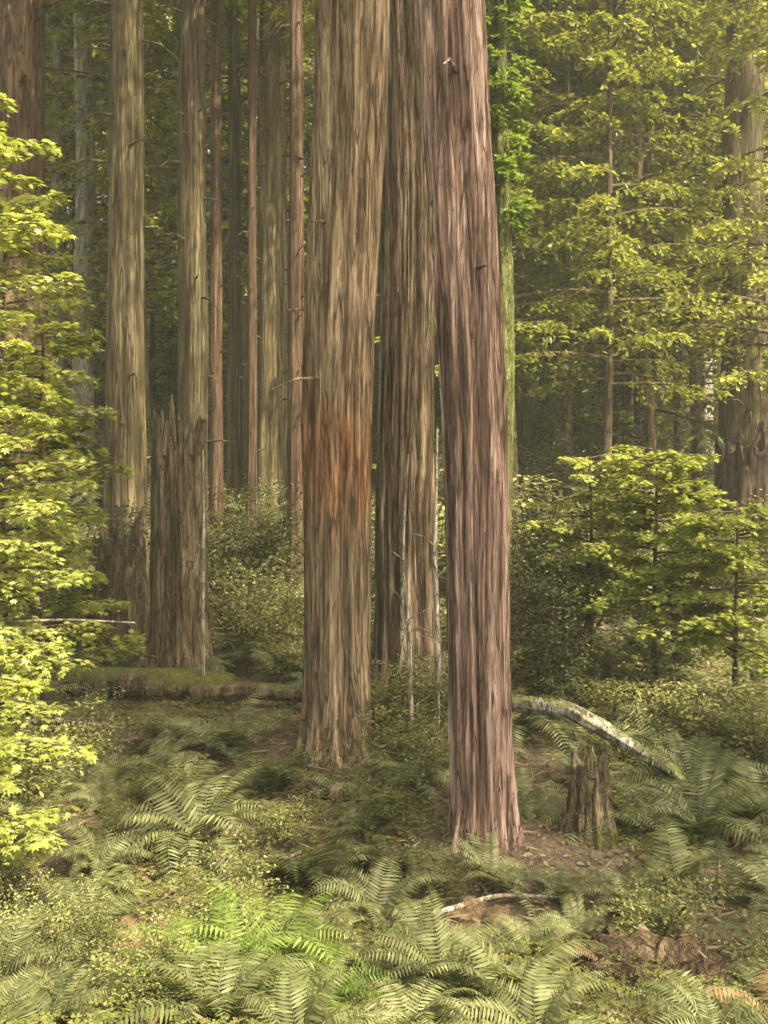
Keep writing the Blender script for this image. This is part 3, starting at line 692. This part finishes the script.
# ------------------------------------------------------- ground cover, litter
TRI = []
def _oxalis():
    V = []; T = []
    for k in range(3):
        a = k*2.0944; b = len(V); c, s = math.cos(a), math.sin(a)
        for u, v, w_ in [(0, 0, 0), (.6, .42, .06), (.82, .22, .0), (.72, 0, -.04), (.82, -.22, .0), (.6, -.42, .06)]: V.append((u*c-v*s, u*s+v*c, w_))
        T += [(b, b+i, b+i+1) for i in range(1, 5)]
    return np.array(V), np.array(T)
OX = _oxalis()
def scatter(n, d0, d1, seed, keep=None):
    g = np.random.default_rng(seed); d = np.sqrt(g.uniform(d0**2, d1**2, n)); px = g.uniform(-90, 860, n); x = (px-384)*d/F
    k = np.ones(n, bool) if keep is None else keep(x, d, px)
    return x[k], d[k], g
mb = MB()
x, y, g_ = scatter(60000, 3.6, 13, 1, lambda x, d, px: (vnoise(x*.9+3, d*.9)+.18*np.exp(-((px-200)/140)**2-((d-6.6)/1.0)**2) > -.05))
z = height(x, y)+.03+.09*g_.random(len(x)); n = len(x)
dirs = np.stack([np.cos(a := g_.random(n)*6.28), np.sin(a), np.zeros(n)], -1)
leaves(mb, OX, np.stack([x, y, z], -1), dirs, np.array([0, 0, 1.])+g_.normal(size=(n, 3))*.28, .014+.016*g_.random(n))
o = mb.build('ground_cover', M['oxalis']); tag(o, 'low olive clover leaved ground cover between the ferns', 'ground cover', kind='stuff')
mb = MB()
x, y, g_ = scatter(45000, 3.6, 16, 2); n = len(x)
z = height(x, y)+.012+.03*g_.random(n); a = g_.random(n)*6.28
leaves(mb, OVAL, np.stack([x, y, z], -1), np.stack([np.cos(a), np.sin(a), g_.normal(size=n)*.25], -1), np.array([0, 0, 1.])+g_.normal(size=(n, 3))*.45, .02+.05*g_.random(n)**2)
x, y, g_ = scatter(6000, 3.6, 14, 4); n = len(x); a = g_.random(n)*6.28
leaves(mb, (np.array([(0, 0, 0), (.5, .035, .0), (1, 0, 0), (.5, 0, .05)]), np.array([(0, 1, 3), (1, 2, 3), (0, 3, 2)])), np.stack([x, y, height(x, y)+.02+.03*g_.random(n)], -1),
       np.stack([np.cos(a), np.sin(a), g_.normal(size=n)*.1], -1), np.tile([[0, 0, 1.]], (n, 1)), .1+.25*g_.random(n))
o = mb.build('leaf_litter', M['litter']); tag(o, 'brown fallen leaves and twigs strewn on the forest floor', 'leaf litter', kind='stuff')
# grass-like seedlings and herb carpet of the far bank
mb = MB()
x, y, g_ = scatter(60000, 13, 62, 6, lambda x, d, px: vnoise(x*.35, d*.35) > -.2); n = len(x)
a = g_.random(n)*6.28
leaves(mb, OVAL, np.stack([x, y, height(x, y)+.02+.5*g_.random(n)**2], -1), np.stack([np.cos(a), np.sin(a), .5*g_.random(n)], -1), np.array([0, 0, 1.])+g_.normal(size=(n, 3))*.5, (.10+.14*g_.random(n))*np.clip(y/25, .7, 2))
o = mb.build('undergrowth', M['shrub']); tag(o, 'dense low herbs covering the bank behind the redwoods', 'undergrowth', kind='stuff')

# ------------------------------------------------------------ unique labels
ORD = ['', 'second', 'third', 'fourth', 'fifth', 'sixth', 'seventh', 'eighth', 'ninth', 'tenth', 'eleventh', 'twelfth', 'thirteenth', 'fourteenth', 'fifteenth']
from collections import defaultdict
byl = defaultdict(list)
for o, lab, px in pend: byl[lab].append((px, o))
for lab, lst in byl.items():
    lst.sort(key=lambda t: t[0]); n = len(lst)
    for k, (px, o) in enumerate(lst):
        if n == 1: o['label'] = lab
        elif k == 0: o['label'] = 'leftmost '+lab
        elif k == n-1: o['label'] = 'rightmost '+lab
        elif k < 15: o['label'] = lab+', '+ORD[k]+' from left'
        else: o['label'] = lab+', '+ORD[min(14, n-1-k)]+' from right'

# ------------------------------------------------------- light, sky, camera
HAZE = .0021
SUN_EL, SUN_AZ = 52., 128.
w = bpy.data.worlds.new('World'); sc.world = w; w.use_nodes = True
nt = w.node_tree; bg = nt.nodes['Background']
sky = nt.nodes.new('ShaderNodeTexSky'); sky.sky_type = 'NISHITA'; sky.sun_disc = False
sky.sun_elevation = R(SUN_EL); sky.sun_rotation = R(SUN_AZ); sky.dust_density = 7.; sky.air_density = .6; sky.ozone_density = .3
nt.links.new(sky.outputs[0], bg.inputs[0]); bg.inputs[1].default_value = .15
sl = bpy.data.lights.new('sun', 'SUN'); sl.energy = 5.0; sl.angle = R(.6); sl.color = (1, .91, .70)
so = bpy.data.objects.new('sun', sl); COL.objects.link(so); so.location = (0, 0, 60)
dv = Vector((math.sin(R(SUN_AZ))*math.cos(R(SUN_EL)), math.cos(R(SUN_AZ))*math.cos(R(SUN_EL)), math.sin(R(SUN_EL))))
so.rotation_euler = dv.to_track_quat('Z', 'Y').to_euler()

mv, nt, nd, L = newmat('misty_air')
pv = nd('ShaderNodeVolumePrincipled'); pv.inputs['Color'].default_value = (.92, .94, .66, 1); pv.inputs['Density'].default_value = HAZE; pv.inputs['Anisotropy'].default_value = .2
L(pv.outputs[0], nd('ShaderNodeOutputMaterial').inputs['Volume'])
mb = MB(); x0, x1, y0, y1, z0, z1 = -172, 172, -62, 262, float(GZ.min())-1, 105
mb.add([(x0, y0, z0), (x1, y0, z0), (x1, y1, z0), (x0, y1, z0), (x0, y0, z1), (x1, y0, z1), (x1, y1, z1), (x0, y1, z1)],
       [(0, 3, 2, 1), (4, 5, 6, 7), (0, 1, 5, 4), (1, 2, 6, 5), (2, 3, 7, 6), (3, 0, 4, 7)])
o = mb.build('haze', mv); tag(o, 'thin pale air softening the far trees', 'haze', kind='stuff')

cam = bpy.data.cameras.new('camera'); co = bpy.data.objects.new('camera', cam); COL.objects.link(co)
co.location = (0, 0, CZ); co.rotation_euler = (R(90), 0, 0)
cam.sensor_fit = 'HORIZONTAL'; cam.sensor_width = 36; cam.lens = 36*F/768; cam.shift_y = -(512-HOR)/768
cam.clip_start = .05; cam.clip_end = 2000
sc.camera = co
sc.view_settings.view_transform = 'Standard'; sc.view_settings.look = 'None'; sc.view_settings.gamma = 1
sc.view_settings.exposure = 2.2
sc.cycles.use_denoising = True
sc.cycles.max_bounces = 7; sc.cycles.diffuse_bounces = 4; sc.cycles.glossy_bounces = 2; sc.cycles.transmission_bounces = 5
